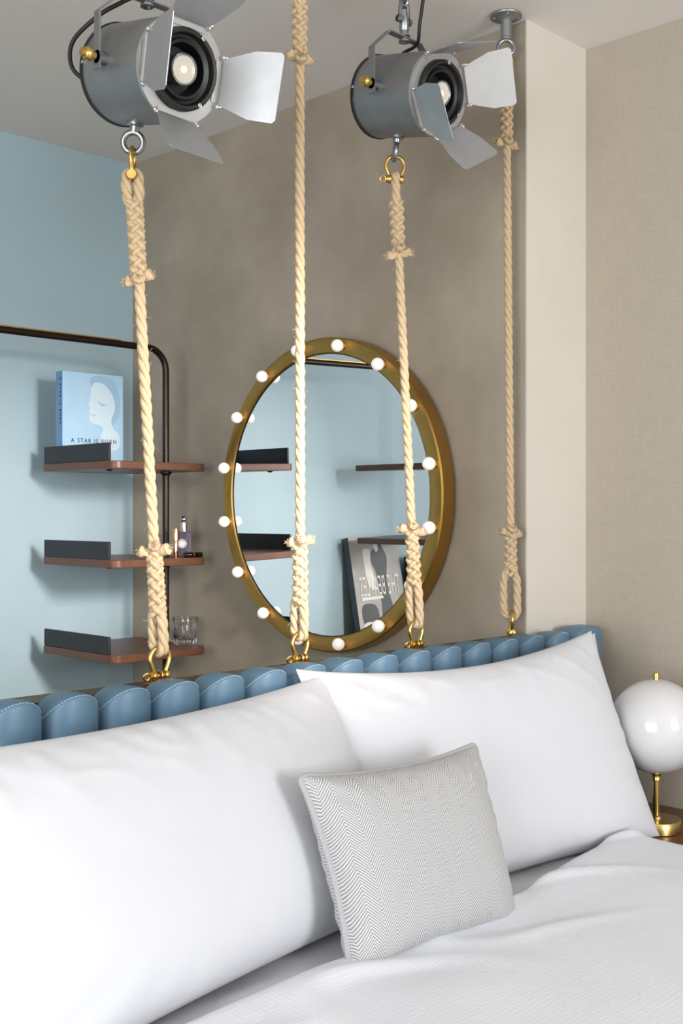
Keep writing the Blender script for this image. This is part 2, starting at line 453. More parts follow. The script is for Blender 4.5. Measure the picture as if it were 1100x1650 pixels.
# blanket over the bed: a thick cloth that hangs over both long sides
def blanket():
    Tt, Tb = [], []
    nx, ny = 110, 110; y0, y1 = -.50, 1.335
    def top(s, t):
        # s across (metres from the middle), t along
        half = .890; hang = .22; x = s; z = .668
        if abs(s) > half:
            e = abs(s) - half; q = min(e, .06) / .06
            x = math.copysign(half + .035 * math.sin(q * PI / 2), s); z = .668 - .035 * (1 - math.cos(q * PI / 2)) - max(0, e - .06)
        edge = y1 + .012 * math.sin(s * 6 + .6) + .11 * max(0, (s - .35)) - .03 * math.exp(-((s - .33) / .2) ** 2)
        y = y0 + (edge - y0) * t
        if abs(s) <= half:
            z += .010 * noise.noise(V((s * 2.2, y * 2.2, 3.1))) + .004 * noise.noise(V((s * 6, y * 6, 7)))
            d = edge - y
            z += .016 * math.exp(-(d / .10) ** 2) * (.6 + .8 * noise.noise(V((s * 3, 4, 2))))
            z += .010 * math.exp(-((s - .62) / .22) ** 2 - ((y - 1.12) / .22) ** 2)
            rg = 1 - abs(noise.noise(V((s * 3.0 + y * 4.5, y * 2.0 - s * 1.5, 9.3))))
            z += .011 * max(0, rg - .86) / .14 * math.exp(-(d / .17) ** 2)
            z -= .012 * math.exp(-((s - .1) / .22) ** 2 - ((y - 1.27) / .10) ** 2)
        return V((1.42 + x, y, z))
    for i in range(nx + 1):
        rt, rb = [], []
        for j in range(ny + 1):
            s = -1.12 + 2.24 * i / nx; t = 1 - (1 - j / ny) ** 1.3
            p = top(s, t); q = p.copy()
            d = (1 - t) * 1.8
            th = .028 * math.sqrt(max(0.0, 1 - (1 - min(1, d / .03)) ** 2))
            mid = p.z
            if abs(s) <= .890: p.z = p.z - .014 + th / 2; q.z = mid - .014 - th / 2
            else: q.x -= math.copysign(.012, s); q.z -= 0
            rt.append(p); rb.append(q)
        Tt.append(rt); Tb.append(rb)
    b = MB(); b.grid(Tt, flip=True); b.grid(Tb)
    return b.build('blanket', 'waffle', angle=80)
bl = tag(blanket(), 'pale grey waffle-weave blanket spread over the bed', 'blanket')

# ------------------------------------------------------------------ pillows
def pillow_mesh(W, H, T, seed, n=72, wr=1.0, sag=.0, corner=.03, uvm=False, pw=2.6):
    b = MB(); faces = []
    for side in (1, -1):
        P, U = [], []
        for i in range(n + 1):
            row, ur = [], []
            for j in range(n + 1):
                u = -math.cos(PI * i / n) if True else 0; v = -math.cos(PI * j / n)
                u = .55 * u + .45 * (2 * i / n - 1); v = .55 * v + .45 * (2 * j / n - 1)
                x = W / 2 * u * (1 - corner * (1 - v * v) * abs(u) ** 3)
                y = H / 2 * v * (1 - corner * 1.3 * (1 - u * u) * abs(v) ** 3) - sag * (1 - u * u) * (v + 1) / 2
                e = max(0, (1 - abs(u) ** pw)) * max(0, (1 - abs(v) ** pw))
                t = T / 2 * e ** .5
                # soft creases: stronger near seams and corners
                edge = (1 - e) ** 2
                a = math.atan2(v, u)
                cr = noise.noise(V((u * 1.5 + seed, v * 1.5, side * 3.0))) * .003
                cr += noise.noise(V((a * 8 + seed, math.hypot(u, v) * 1.2, side))) * .011 * edge * min(1, e * 9)
                top = max(0, v) ** 2
                rid = 1 - abs(noise.noise(V((u * 5.2 + v * 2.6 + seed * 2, v * 1.2 - u * 1.7, seed))))
                cr += .006 * max(0, rid - .86) / .14 * min(1, e * 4) * (.12 + .88 * top)
                z = side * (t + cr * wr * min(1, e * 6))
                row.append(V((x, y, z))); ur.append((x, y))
            P.append(row); U.append(ur)
        b.grid(P, U if uvm else None, flip=(side < 0))
    return b
def place(o, X, Y, Z, lean, yaw=0.0, roll=0.0):
    """local x = width, y = height (up), z = front; bottom edge middle at X,Y,Z; leaning back by lean"""
    R = Matrix.Rotation(yaw, 4, 'Z') @ Matrix.Rotation(PI / 2 - lean, 4, 'X') @ Matrix.Rotation(roll, 4, 'Z')
    o.matrix_world = Matrix.Translation((X, Y, Z)) @ R
def pillow(label, W, H, T, X, Y, Z, lean, seed, yaw=0.0, roll=0.0, **k):
    b = pillow_mesh(W, H, T, seed, **k)
    b.v = [(x, y + H / 2, z) for x, y, z in b.v]
    o = b.build('pillow', 'cotton', angle=180); place(o, X, Y, Z, lean, yaw, roll)
    return tag(o, label, 'pillow', 'white bed pillows')
# in local terms the front (+z) faces the foot of the bed after the lean
pillow('white pillow leaning on the blue headboard, right one, behind the grey cushion', .885, .505, .16, 1.992, 1.440, .630, math.radians(23), 3.7, yaw=math.radians(-9), roll=math.radians(1.6), corner=.05, sag=.03)
pillow('large white pillow at the left, overlapping its neighbour behind the grey cushion', .95, .466, .18, 1.19, 1.412, .645, math.radians(26), 9.2, yaw=math.radians(8), roll=math.radians(.5), corner=.035, sag=.01)
pillow('white pillow mostly hidden behind the right front pillow, against the headboard end', .40, .420, .07, 2.445, 1.605, .65, math.radians(8), 15.1, roll=math.radians(5), corner=.05)

# cushion
def cushion():
    W, H, T = .418, .335, .135
    t = thing('cushion', 'small grey herringbone wool cushion with piped edge on the bed', 'cushion')
    b = pillow_mesh(W, H, T, 2.2, n=48, wr=.9, corner=.09, uvm=True, pw=3.2)
    b.v = [(x, y + H / 2, z) for x, y, z in b.v]
    b.v = [(x * (1.0 + .07 * y / H), y, z) for x, y, z in b.v]
    b.build('cover', 'herringbone', t, angle=180)
    pts = []; n = 40
    def ring(u, v):
        x = W / 2 * u * (1 - .09 * (1 - v * v) * abs(u) ** 3); y = H / 2 * v * (1 - .117 * (1 - u * u) * abs(v) ** 3)
        return V((x * (1.0 + .07 * (y + H / 2) / H), y + H / 2, 0))
    r = .08
    for a, c in rrect(-1, -1, 1, 1, r, 4):
        pts.append((a, c))
    dense = []
    for i in range(len(pts)):
        p, q = pts[i], pts[(i + 1) % len(pts)]; m = max(1, int(math.hypot(p[0] - q[0], p[1] - q[1]) / .04))
        for k in range(m): dense.append((p[0] + (q[0] - p[0]) * k / m, p[1] + (q[1] - p[1]) * k / m))
    pb = MB().sweep([ring(*p) for p in dense], .0055, 8, closed=True)
    pb.build('piping', 'herringbone', t)
    place(t, 1.530, 1.288, .640, math.radians(21), math.radians(-3), math.radians(-.8))
cushion()

# ------------------------------------------------------------------ nightstand and globe lamp
ns = thing('nightstand', 'dark walnut bedside table under the globe lamp', 'nightstand', (2.58, 1.30, 0))
MB().box((-.175, -.33, .585), (.186, .31, .62)).build('top', 'walnut_y', ns, smooth=False, bevel=.004)
MB().box((-.165, -.31, .25), (.18, .29, .585)).build('body', 'walnut_y', ns, smooth=False)
d = MB().box((-.172, -.30, .27), (-.165, .28, .565)).build('drawer', 'walnut_y', ns, smooth=False, bevel=.002)
MB().sphere((-.186, -.01, .42), .013).build('knob', 'satin_brass', d)
for sx in (-.14, .15):
    for sy in (-.28, .26): MB().cyl((sx, sy, 0), (sx, sy, .25), .018, 12, .026).build('leg', 'walnut', ns)
lp = thing('globe_lamp', 'round white glass globe lamp with slim brass stem on the bedside table', 'lamp', (2.537, 1.446, .6202))
MB().lathe([(0, 0), (.058, 0), (.060, .002), (.060, .026), (.058, .029), (.0, .030)], n=48).build('base', 'satin_brass', lp)
MB().lathe([(.014, .029), (.013, .034), (.0085, .037), (.0085, .120), (.011, .122), (.011, .130), (.009, .133), (.013, .138), (.030, .146), (.033, .150), (0, .150)], n=32).build('stem', 'satin_brass', lp)
MB().sphere((0, 0, .2545), .1145, 56, 36).build('globe', 'opal_glass', lp)
MB().lathe([(.008, .366), (.008, .384), (.0072, .3855), (0, .386)], n=20).build('finial', 'satin_brass', lp)

# ------------------------------------------------------------------ round mirror
MY, MZ, MR = 2.505, 1.452, .476
mr = thing('round_mirror', 'large round mirror in a brass frame studded with white bulbs on the plaster wall', 'mirror', (XB - .001, MY, MZ - MR), (0, math.radians(-1.0), 0))
# local: -x is out of the wall, the circle's centre is at z = MR
MB().lathe([(.428, .046), (.430, .0485), (.432, .050), (.472, .050), (.476, .046), (.476, .0), (.428, .0), (.428, .046)], (-1, 0, 0), (-.008, 0, MR), 128).build('frame', 'aged_brass', mr)
MB().lathe([(0, .0), (.4279, .0)], (-1, 0, 0), (-.0515, 0, MR), 128).build('glass', 'mirror_glass', mr, smooth=False)
MB().lathe([(.4282, .040), (.4265, .040), (.4265, .046), (.4282, .046)], (-1, 0, 0), (-.008, 0, MR), 128).build('inner_lip', 'bronze_tube', mr)
MB().lathe([(0, 0), (.42, 0), (.42, .03), (0, .03)], (-1, 0, 0), (-.002, 0, MR), 64).build('backing', 'black_metal', mr)
bulb0 = sock0 = None
for k in range(16):
    a = 2 * PI * k / 16 + math.radians(10.5)
    pos = V((-.058, .452 * math.sin(a), MR + .452 * math.cos(a)))
    if bulb0 is None:
        bulb0 = MB().lathe([(0, .038)] + [(.0185 * math.sin(PI * i / 14), .0195 + .0185 * math.cos(PI * i / 14)) for i in range(1, 12)] + [(.0085, .0050), (.0085, .001)], (-1, 0, 0), n=24).build('bulb', 'bulb_glass', mr)
        sock0 = MB().lathe([(.0135, 0), (.0135, .003), (.0095, .004), (.0095, .0045), (.0, .0045)], (-1, 0, 0), n=20).build('socket', 'brass', mr)
        o, s = bulb0, sock0
    else:
        o = bulb0.copy(); s = sock0.copy()
        for q in (o, s): COL.objects.link(q); q.parent = mr
    o.location = pos; s.location = pos

# ------------------------------------------------------------------ clothes rail with walnut shelves
SX0, SX1, SY0, SY1 = 2.037, 2.426, 3.047, 3.471
PX, PY, RZ, RB = 2.351, 3.20, 1.955, .075
LX1 = 1.299; LX0 = LX1 - (SX1 - SX0); LPX = LX0 + (SX1 - PX)
rack = thing('shelf_rack', 'dark bronze clothes rail frame with walnut shelves along the blue wall', 'shelf rack', (PX, PY, 0))
pts = [V((LPX, PY, 0)), V((LPX, PY, RZ - RB))]
pts += [V((LPX + RB - RB * math.cos(a), PY, RZ - RB + RB * math.sin(a))) for a in [PI / 2 * k / 10 for k in range(1, 11)]]
pts += [V((PX - RB + RB * math.sin(a), PY, RZ - RB + RB * math.cos(a))) for a in [PI / 2 * k / 10 for k in range(0, 11)]]
pts += [V((PX, PY, 0))]
off = V((PX, PY, 0))
MB().sweep([p - off for p in pts], .0115, 16).build('rail', 'bronze_tube', rack)
MB().box((LPX + .3 - PX, -.009, RZ + .0095), (2.165 - PX, .009, RZ + .0135)).build('rail_strip', 'aged_brass', rack, smooth=False)
for x in (LPX, PX): MB().lathe([(0, .0), (.03, .0), (.03, .006), (0, .006)], at=(x - PX, 0, 0), n=24).build('foot', 'bronze_tube', rack)
def shelf(x0, x1, z, plate_side):
    poly = rrect(x0, SY0, x1, SY1, .05, 8, rs=(.035, .055, .01, .01))
    b = MB(); r = .003
    b.prism([(p[0] - PX, p[1] - PY) for p in poly], .025, (V((0, 0, z - .025)), V((1, 0, 0)), V((0, 1, 0)), V((0, 0, 1))))
    s = b.build('shelf', 'walnut', rack, bevel=.0025)
    if plate_side:
        px = x0 + .004 if plate_side < 0 else x1 - .012
        pl = MB().prism(rrect(SY0 + .03 - PY, z + .0006, SY1 - .004 - PY, z + .058, .004, 3), .008, (V((px - PX, 0, 0)), V((0, 1, 0)), V((0, 0, 1)), V((1, 0, 0))))
        pl.build('end_plate', 'charcoal_plate', s, bevel=.001)
    sx = PX if x1 > 2 else LPX
    MB().lathe([(.020, 0), (.020, .006), (.013, .012), (.013, .016)], (0, 0, -1), (sx - PX, 0, z - .025), 20).build('bracket', 'bronze_tube', s)
    MB().lathe([(0, .006), (.008, .005), (.011, 0)], (0, 0, -1), (x0 + .045 - PX, SY0 + .09 - PY, z - .025), 16).build('screw_cap', 'bronze_tube', s)
for z in (1.562, 1.248, .947): shelf(SX0, SX1, z, -1)
for z in (1.562, 1.248): shelf(LX0, LX1, z, 0)

cab = thing('cabinet', 'low walnut cabinet against the blue wall, seen only by its reflection above', 'cabinet', (.82, 3.32, 0))
MB().box((-.46, -.24, .06), (.47, .265, .78)).build('body', 'walnut', cab, smooth=False)
MB().box((-.47, -.25, .78), (.48, .267, .80)).build('top', 'walnut', cab, smooth=False, bevel=.003)
for x in (-.455, .007):
    dd = MB().box((x, -.256, .08), (x + .455, -.24, .77)).build('door', 'walnut', cab, smooth=False, bevel=.002)
    MB().sphere((x + (.42 if x < 0 else .035), -.268, .45), .012).build('knob', 'satin_brass', dd)
cab['label'] = 'low walnut cabinet under the far left shelves'

def book(label, X0, Y0, Z0, W, H, T, cover, spine, lean=0.0, spine_side=-1, yaw=0.0):
    """front cover faces -y; X0 = left end, Y0 = front face, Z0 = bottom"""
    t = thing('book', label, 'book', (X0, Y0, Z0), (-lean, 0, yaw))
    MB().box((0, 0, 0), (W, .0028, H)).build('front_cover', cover, t, smooth=False, bevel=.0008)
    MB().box((0, T - .0028, 0), (W, T, H)).build('back_cover', cover, t, smooth=False, bevel=.0008)
    x0, x1 = (0, .0028) if spine_side < 0 else (W - .0028, W)
    MB().box((x0 - (.0004 if spine_side < 0 else 0), .0003, 0), (x1 + (.0004 if spine_side > 0 else 0), T - .0003, H)).build('spine', spine, t, smooth=False, bevel=.0008)
    MB().box((.004, .0029, .003), (W - .004, T - .0029, H - .003)).build('pages', 'pages', t, smooth=False)
    return t
def flat(t, name, poly, m, y=-.0005):
    return MB().prism(poly, .0006, (V((0, y + .0004, 0)), V((1, 0, 0)), V((0, 0, 1)), V((0, -1, 0)))).build(name, m, t, smooth=False)
def curve(pts, n=6):
    """closed Catmull-Rom outline"""
    out = []; L = len(pts)
    for i in range(L):
        p0, p1, p2, p3 = (V(pts[(i + k - 1) % L] + (0,)) for k in range(4))
        for k in range(n):
            s = k / n
            q = .5 * ((2 * p1) + (p2 - p0) * s + (2 * p0 - 5 * p1 + 4 * p2 - p3) * s * s + (3 * p1 - p0 - 3 * p2 + p3) * s ** 3)
            out.append((q.x, q.y))
    return out
bk = book('pale blue hardback with a pale face on its cover on the top walnut shelf', 2.056, 3.375, 1.5622, .240, .311, .042, 'book_blue', 'book_spine')
BW, BH = .240, .311
def cv(l): return [(a * BW, b * BH) for a, b in l]
flat(bk, 'cover_hair', curve(cv([(.44, .90), (.50, .97), (.68, .98), (.84, .94), (.92, .82), (.95, .66), (.92, .52), (.82, .44), (.74, .40), (.60, .60), (.52, .78)]), 5), 'book_print_mid', 0)
flat(bk, 'cover_face', curve(cv([(.47, .84), (.455, .76), (.44, .70), (.415, .645), (.445, .625), (.44, .60), (.43, .575), (.445, .555), (.435, .53), (.435, .49), (.48, .455), (.60, .435), (.66, .40), (.62, .31), (.66, .20), (.80, .16), (.93, .20), (.93, .34), (.84, .40), (.80, .50), (.86, .62), (.84, .74), (.76, .84), (.64, .90), (.52, .90)]), 5), 'book_print_pale', -.0004)
flat(bk, 'cover_brow', curve(cv([(.57, .70), (.64, .675), (.72, .66), (.65, .65), (.59, .675)]), 4), 'book_print_mid', -.0009)
flat(bk, 'cover_lips', curve(cv([(.45, .558), (.50, .548), (.55, .545), (.50, .535)]), 4), 'book_print_mid', -.0009)
text_mesh('cover_title', 'A STAR IS BORN', .0205, 'ink', bk, (.1225, -.0008, .0735), (1, 0, 0), (0, 0, 1), (0, -1, 0), spacing=1.32, xs=.94)
flat(bk, 'title_rule', [(.035, .0655), (.205, .0655), (.205, .0663), (.035, .0663)], 'book_print_mid')
text_mesh('spine_title', 'A STAR IS BORN', .0150, 'ink', bk, (-.0008, .0175, .290), (0, 0, -1), (0, -1, 0), (-1, 0, 0), spacing=1.5, align='LEFT')

# books leaning under the far left shelves (seen in the mirror)
bb = book('tall black and white photo book leaning on the blue wall, seen in the mirror', .955, 3.482, .8062, .315, .445, .034, 'photo_grey', 'slate_cloth', lean=math.radians(9.0), spine_side=1)
def cb(l): return [(a * .315, b * .445) for a, b in l]
flat(bb, 'cover_figure_coat', curve(cb([(.38, .92), (.46, .93), (.50, .88), (.58, .84), (.60, .74), (.55, .66), (.52, .56), (.50, .30), (.52, .04), (.20, .04), (.28, .30), (.33, .52), (.30, .66), (.27, .78), (.33, .87)]), 5), 'photo_dark', 0)
flat(bb, 'cover_figure_coat_pale', curve(cb([(.60, .86), (.74, .87), (.75, .70), (.72, .52), (.62, .46), (.57, .52), (.60, .66), (.62, .76)]), 5), 'photo_white', -.0003)
flat(bb, 'cover_head', curve(cb([(.44, .93), (.50, .93), (.52, .88), (.48, .84), (.43, .86)]), 5), 'photo_white', -.0006)
flat(bb, 'cover_figure_seated', curve(cb([(.62, .30), (.88, .32), (.92, .18), (.84, .10), (.60, .12)]), 5), 'photo_dark', 0)
flat(bb, 'cover_paper', curve(cb([(.66, .13), (.88, .14), (.90, .03), (.62, .02)]), 5), 'photo_white', -.0004)
flat(bb, 'cover_caption', cb([(.45, .365), (.88, .365), (.88, .395), (.45, .395)]), 'photo_white', -.0004)
text_mesh('cover_title', 'THE BEATLES', .125, 'photo_white', bb, (.155, -.0012, .180), (1, 0, 0), (0, 0, 1), (0, -1, 0), xs=.335, spacing=1.05)
book('dark slate book standing beside the photo book, seen in the mirror', .64, 3.50, .8005, .29, .34, .03, 'dark_book', 'dark_book', lean=0, spine_side=1)

# ------------------------------------------------------------------ small things on the shelves
p = on_z(283, 898, 1.248)
t = thing('lipstick_tube', 'upright rose-gold tube on the middle walnut shelf', 'cosmetic tube', (p.x, p.y, 1.2482))
MB().lathe([(0, 0), (.0075, 0), (.0078, .001), (.0078, .054), (.0074, .055)], n=24).build('base', 'rose_gold', t)
MB().lathe([(.0074, .055), (.0095, .056), (.0095, .096), (.009, .0975), (0, .0975)], n=24).build('cap', 'rose_gold', t)
t = thing('perfume_bottle', 'violet glass perfume bottle with silver collar and round stopper', 'perfume', (2.398, 3.160, 1.2482), (0, 0, math.radians(-38)))
MB().prism(rrect(-.0245, -.012, .0245, .012, .004, 4), .085).build('flask', 'violet_glass', t, bevel=.002)
MB().lathe([(.014, .0852), (.014, .088), (.0115, .089), (.0115, .111), (.0135, .112), (.0135, .115), (0, .115)], n=24).build('collar', 'chrome', t)
MB().lathe([(.005, .1152)] + [(.0115 * math.sin(PI * (i + 2) / 12), .127 - .0115 * math.cos(PI * (i + 2) / 12)) for i in range(11)], n=24).build('stopper', 'chrome', t)
MB().lathe([(.0155, 0), (.0155, .0005), (.0135, .0005), (.0135, 0)], (0, -1, 0), (-.006, -.0122, .044), 28).build('label_ring', 'label_white', t)
MB().lathe([(0, .0003), (.0115, .0003), (.0115, 0)], (0, -1, 0), (-.006, -.0122, .044), 28).build('label_disc', 'label_white', t)
t = thing('lipstick', 'black lipstick with a gold band lying on the middle walnut shelf', 'lipstick', (2.343, 3.086, 1.2565), (0, 0, math.radians(-4)))
Ln = .070
MB().lathe([(0, 0), (.0075, 0), (.0082, .001), (.0082, .032)], (1, 0, 0), (0, 0, 0), 24).build('case', 'lacquer', t)
MB().lathe([(.0084, .032), (.0084, .038)], (1, 0, 0), (0, 0, 0), 24).build('band', 'brass', t)
MB().lathe([(.0082, .038), (.0082, Ln - .001), (.0075, Ln), (0, Ln)], (1, 0, 0), (0, 0, 0), 24).build('cap', 'lacquer', t)
p = on_z(298, 1038, .947)
t = thing('whisky_glass', 'clear cut-glass tumbler on the lowest walnut shelf', 'glass', (p.x, p.y, .9472))
n = 40; b = MB(); prof = [(.0, 0), (.034, 0), (.0375, .003), (.0395, .022), (.0395, .034), (.0415, .06), (.043, .090), (.0425, .0915), (.0415, .0905), (.0395, .06), (.037, .026), (.033, .018), (0, .017)]
b.lathe(prof, n=n)
vs = b.v
for i, (r, h) in enumerate(prof[:6]):
    if .001 < r and h < .036:
        for k in range(n):
            f = .94 if k % 2 else 1.015
            x, y, z = vs[i * n + k]; vs[i * n + k] = (x * f, y * f, z)
b.build('tumbler', 'glass', t, angle=25)
cut = MB()
for k in range(20):
    a = 2 * PI * k / 20
    cut.sweep([(.0405 * math.cos(a), .0405 * math.sin(a), .036), (.0432 * math.cos(a), .0432 * math.sin(a), .078)], .0011, 5)
cut.build('cut_lines', 'glass', t)

# ------------------------------------------------------------------ brass shackles
def shackle(label, pin, pdir, up, ring_head=True, s=1.0, m='brass'):
    """pin centre, pin direction (horizontal), bow above (+1) or below (-1) the pin"""
    yaw = math.atan2(pdir[1], pdir[0])
    t = thing('shackle', label, 'shackle', pin, (0 if up > 0 else PI, 0, yaw if up > 0 else yaw), 'brass shackles on the ropes')
    pts = [(-.0140, -.001), (-.0150, .010), (-.0200, .022), (-.0225, .032), (-.0205, .042), (-.0140, .050), (-.005, .0535)]
    pts = pts + [(-x, z) for x, z in reversed(pts)]
    dense = []
    P = [V((x * s, 0, z * s)) for x, z in pts]
    for i in range(len(P) - 1):
        p0 = P[max(i - 1, 0)]; p1 = P[i]; p2 = P[i + 1]; p3 = P[min(i + 2, len(P) - 1)]
        for k in range(4):
            q = k / 4
            dense.append(.5 * ((2 * p1) + (p2 - p0) * q + (2 * p0 - 5 * p1 + 4 * p2 - p3) * q * q + (3 * p1 - p0 - 3 * p2 + p3) * q ** 3))
    dense.append(P[-1])
    MB().sweep(dense, .0046 * s, 12).build('bow', m, t)
    for e in (-1, 1):
        MB().lathe([(0, 0), (.0090 * s, 0), (.0098 * s, .0015 * s), (.0098 * s, .0075 * s), (.0090 * s, .009 * s), (0, .009 * s)], (e, 0, 0), (e * .0095 * s, 0, 0), 24).build('ear', m, t)
    pn = MB().cyl((-.024 * s, 0, 0), (.0195 * s, 0, 0), .0055 * s, 16)
    pn.lathe([(.0075 * s, 0), (.0075 * s, .0035 * s), (0, .0035 * s)], (-1, 0, 0), (-.0186 * s, 0, 0), 20)
    pn.build('pin', m, t)
    if ring_head: MB().torus((-.0300 * s, 0, 0), (0.15, 1, .25), .0068 * s, .0024 * s).build('pin_eye', m, t)
    else: MB().lathe([(.0072 * s, 0), (.0072 * s, .0035 * s), (0.0035 * s, .0045 * s), (0.003 * s, .003 * s), (0, .003 * s)], (-1, 0, 0), (-.0205 * s, 0, 0), 20).build('pin_head', m, t)
    return t

# ------------------------------------------------------------------ ropes
def rope(label, top, bot, z_tuft_t, z_tuft_b, dt, db, sp_t=.13, sp_b=.16, seed=1, LT=.0098, LB=.0100):
    """top = pin the upper eye hangs on, bot = bar the lower eye holds; dt, db = directions in which the two legs of each eye stand apart"""
    rnd = random.Random(seed)
    top, bot = V(top), V(bot); dt = V(dt).normalized(); db = V(db).normalized()
    t = thing('rope', label, 'rope', bot, (0, 0, 0), 'ropes hanging over the headboard')
    def mid(z): f = (z - bot.z) / (top.z - bot.z); return V((bot.x + (top.x - bot.x) * f, bot.y + (top.y - bot.y) * f, z))
    raw = []
    def sm(f): f = max(0, min(1, f)); return f * f * (3 - 2 * f)
    zt1 = z_tuft_t + sp_t * .92; zb1 = z_tuft_b - sp_b * .80
    # upper eye: second leg upwards, over the pin, main leg down
    k = 10
    for i in range(k + 1):
        z = zt1 - .03 + (top.z - zt1 + .03) * i / k; f = sm((z - zt1 + .03) / .05); raw.append(mid(z) - dt * (LT * f + .004))
    for i in range(1, 10):
        a = PI * i / 10; raw.append(top - dt * LT * math.cos(a) + V((0, 0, LT * math.sin(a))))
    for i in range(k + 1):
        z = top.z - (top.z - zt1 + .03) * i / k; f = sm((z - zt1 + .03) / .05); raw.append(mid(z) + dt * LT * f)
    # standing part
    m = 40; z0, z1 = zt1 - .03, zb1 + .03
    for i in range(1, m): raw.append(mid(z0 + (z1 - z0) * i / m))
    for i in range(k + 1):
        z = z1 + (bot.z - z1) * i / k; f = sm((z1 - z) / .05); raw.append(mid(z) + db * LB * f)
    for i in range(1, 10):
        a = PI * i / 10; raw.append(bot + db * LB * math.cos(a) - V((0, 0, LB * math.sin(a))))
    for i in range(k + 1):
        z = bot.z + (z1 - bot.z) * i / k; f = sm((z1 - z) / .05); raw.append(mid(z) - db * (LB * f + .004))
    raw = [p - bot for p in raw]
    # resample
    d = [0]
    for i in range(1, len(raw)): d.append(d[-1] + (raw[i] - raw[i - 1]).length)
    n = int(d[-1] / .0042); C = []; j = 1
    for i in range(n + 1):
        s = d[-1] * i / n
        while j < len(d) - 1 and d[j] < s: j += 1
        C.append(raw[j - 1].lerp(raw[j], (s - d[j - 1]) / max(1e-9, d[j] - d[j - 1])))
    for _ in range(2): C = [C[0]] + [(C[i - 1] + C[i] * 2 + C[i + 1]) / 4 for i in range(1, n)] + [C[-1]]
    T = [(C[min(i + 1, n)] - C[max(i - 1, 0)]).normalized() for i in range(n + 1)]
    N = T[0].orthogonal().normalized(); FR = []
    for i in range(n + 1): N = (N - T[i] * N.dot(T[i])).normalized(); FR.append((N.copy(), T[i].cross(N)))
    ds = d[-1] / n; pitch = .078; ph0 = rnd.random() * 6
    for q in range(3):
        pts = []
        for i in range(n + 1):
            a = ph0 - 2 * PI * (i * ds / pitch) + q * 2 * PI / 3
            w = 1 + .06 * noise.noise(V((i * .06, q * 5, seed)))
            pts.append(C[i] + (FR[i][0] * math.cos(a) + FR[i][1] * math.sin(a)) * .0054 * w)
        MB().sweep(pts, lambda i: .0058 * (1 + .05 * noise.noise(V((i * .11, q * 3.3, seed * 2)))), 9).build('strand', 'rope', t)
    # spliced lengths: three tucked strands wound the other way, over and under
    for (za, zb, dd) in ((zt1 + .004, z_tuft_t, dt), (zb1 - .004, z_tuft_b, db)):
        L = abs(zb - za); tucks = max(3, round(L / .030)); sg = 1 if za > zb else -1
        turns = L / .066
        for q in range(6):
            pts = []; m = int(L / .0018); hand = 1 if q < 3 else -1
            for i in range(m + 1):
                f = i / m; z = za + (zb - za) * f
                a = 2 * PI * q / 3 + ph0 + hand * 2 * PI * f * turns
                r = .0108 + hand * .0030 * math.cos(3 * (a - ph0)) - .0008 * f
                pts.append(mid(z) - bot + V((math.cos(a), math.sin(a), 0)) * r)
            MB().sweep(pts, lambda i: .0054 * (1 - .08 * i / m), 8).build('splice_strand', 'rope', t)
        # cut, frayed ends
        for q, sd in enumerate((1, -1, .35)):
            dirn = RT * sd * (1.0 if q < 2 else .5) - FW * (.25 if q < 2 else .95)
            dirn = (dirn + V((0, 0, rnd.uniform(-.25, .45)))).normalized()
            c0 = mid(zb) - bot + V((0, 0, rnd.uniform(-.006, .006)))
            ln = rnd.uniform(.026, .032) if q < 2 else .022
            pts = [c0 + dirn * (ln * i / 8) + V((0, 0, -.003 * math.sin(PI * i / 8))) for i in range(9)]
            b = MB(); o0 = len(b.v)
            b.sweep(pts, lambda i: (.0082 + .0046 * (i / 8) ** 1.5) * (1 if i < 8 else .72), 14)
            b.v = [tuple(V(p) + V((noise.noise(V(p) * 210), noise.noise(V(p) * 230 + V((5, 1, 2))), noise.noise(V(p) * 250))) * .0026) for p in b.v]
            for _ in range(46):
                a = dirn + V((rnd.uniform(-1, 1), rnd.uniform(-1, 1), rnd.uniform(-1, 1))) * .45; a.normalize()
                p0 = pts[6] + V((rnd.uniform(-1, 1), rnd.uniform(-1, 1), rnd.uniform(-1, 1))) * .006
                p1 = p0 + a * rnd.uniform(.006, .012)
                b.sweep([p0, p1], .0007, 3)
            b.build('frayed_end', 'rope', t)
    # stray fibres along the rope
    b = MB()
    for _ in range(170):
        i = rnd.randrange(4, n - 4); a = rnd.random() * 2 * PI
        e = FR[i][0] * math.cos(a) + FR[i][1] * math.sin(a)
        p0 = C[i] + e * .009; g = (e + T[i] * rnd.uniform(-1.5, 1.5) + V((rnd.uniform(-.4, .4), rnd.uniform(-.4, .4), rnd.uniform(-.3, .3)))).normalized()
        l = rnd.choice((.004, .006, .008, .014)); p1 = p0 + g * l * .6 + e * .001; p2 = p0 + g * l + V((0, 0, -.002))
        b.sweep([p0, p1, p2], .00028, 3)
    o = b.build('loose_fibres', 'rope', t); o['kind'] = 'stuff'
    return t
YR = 1.805
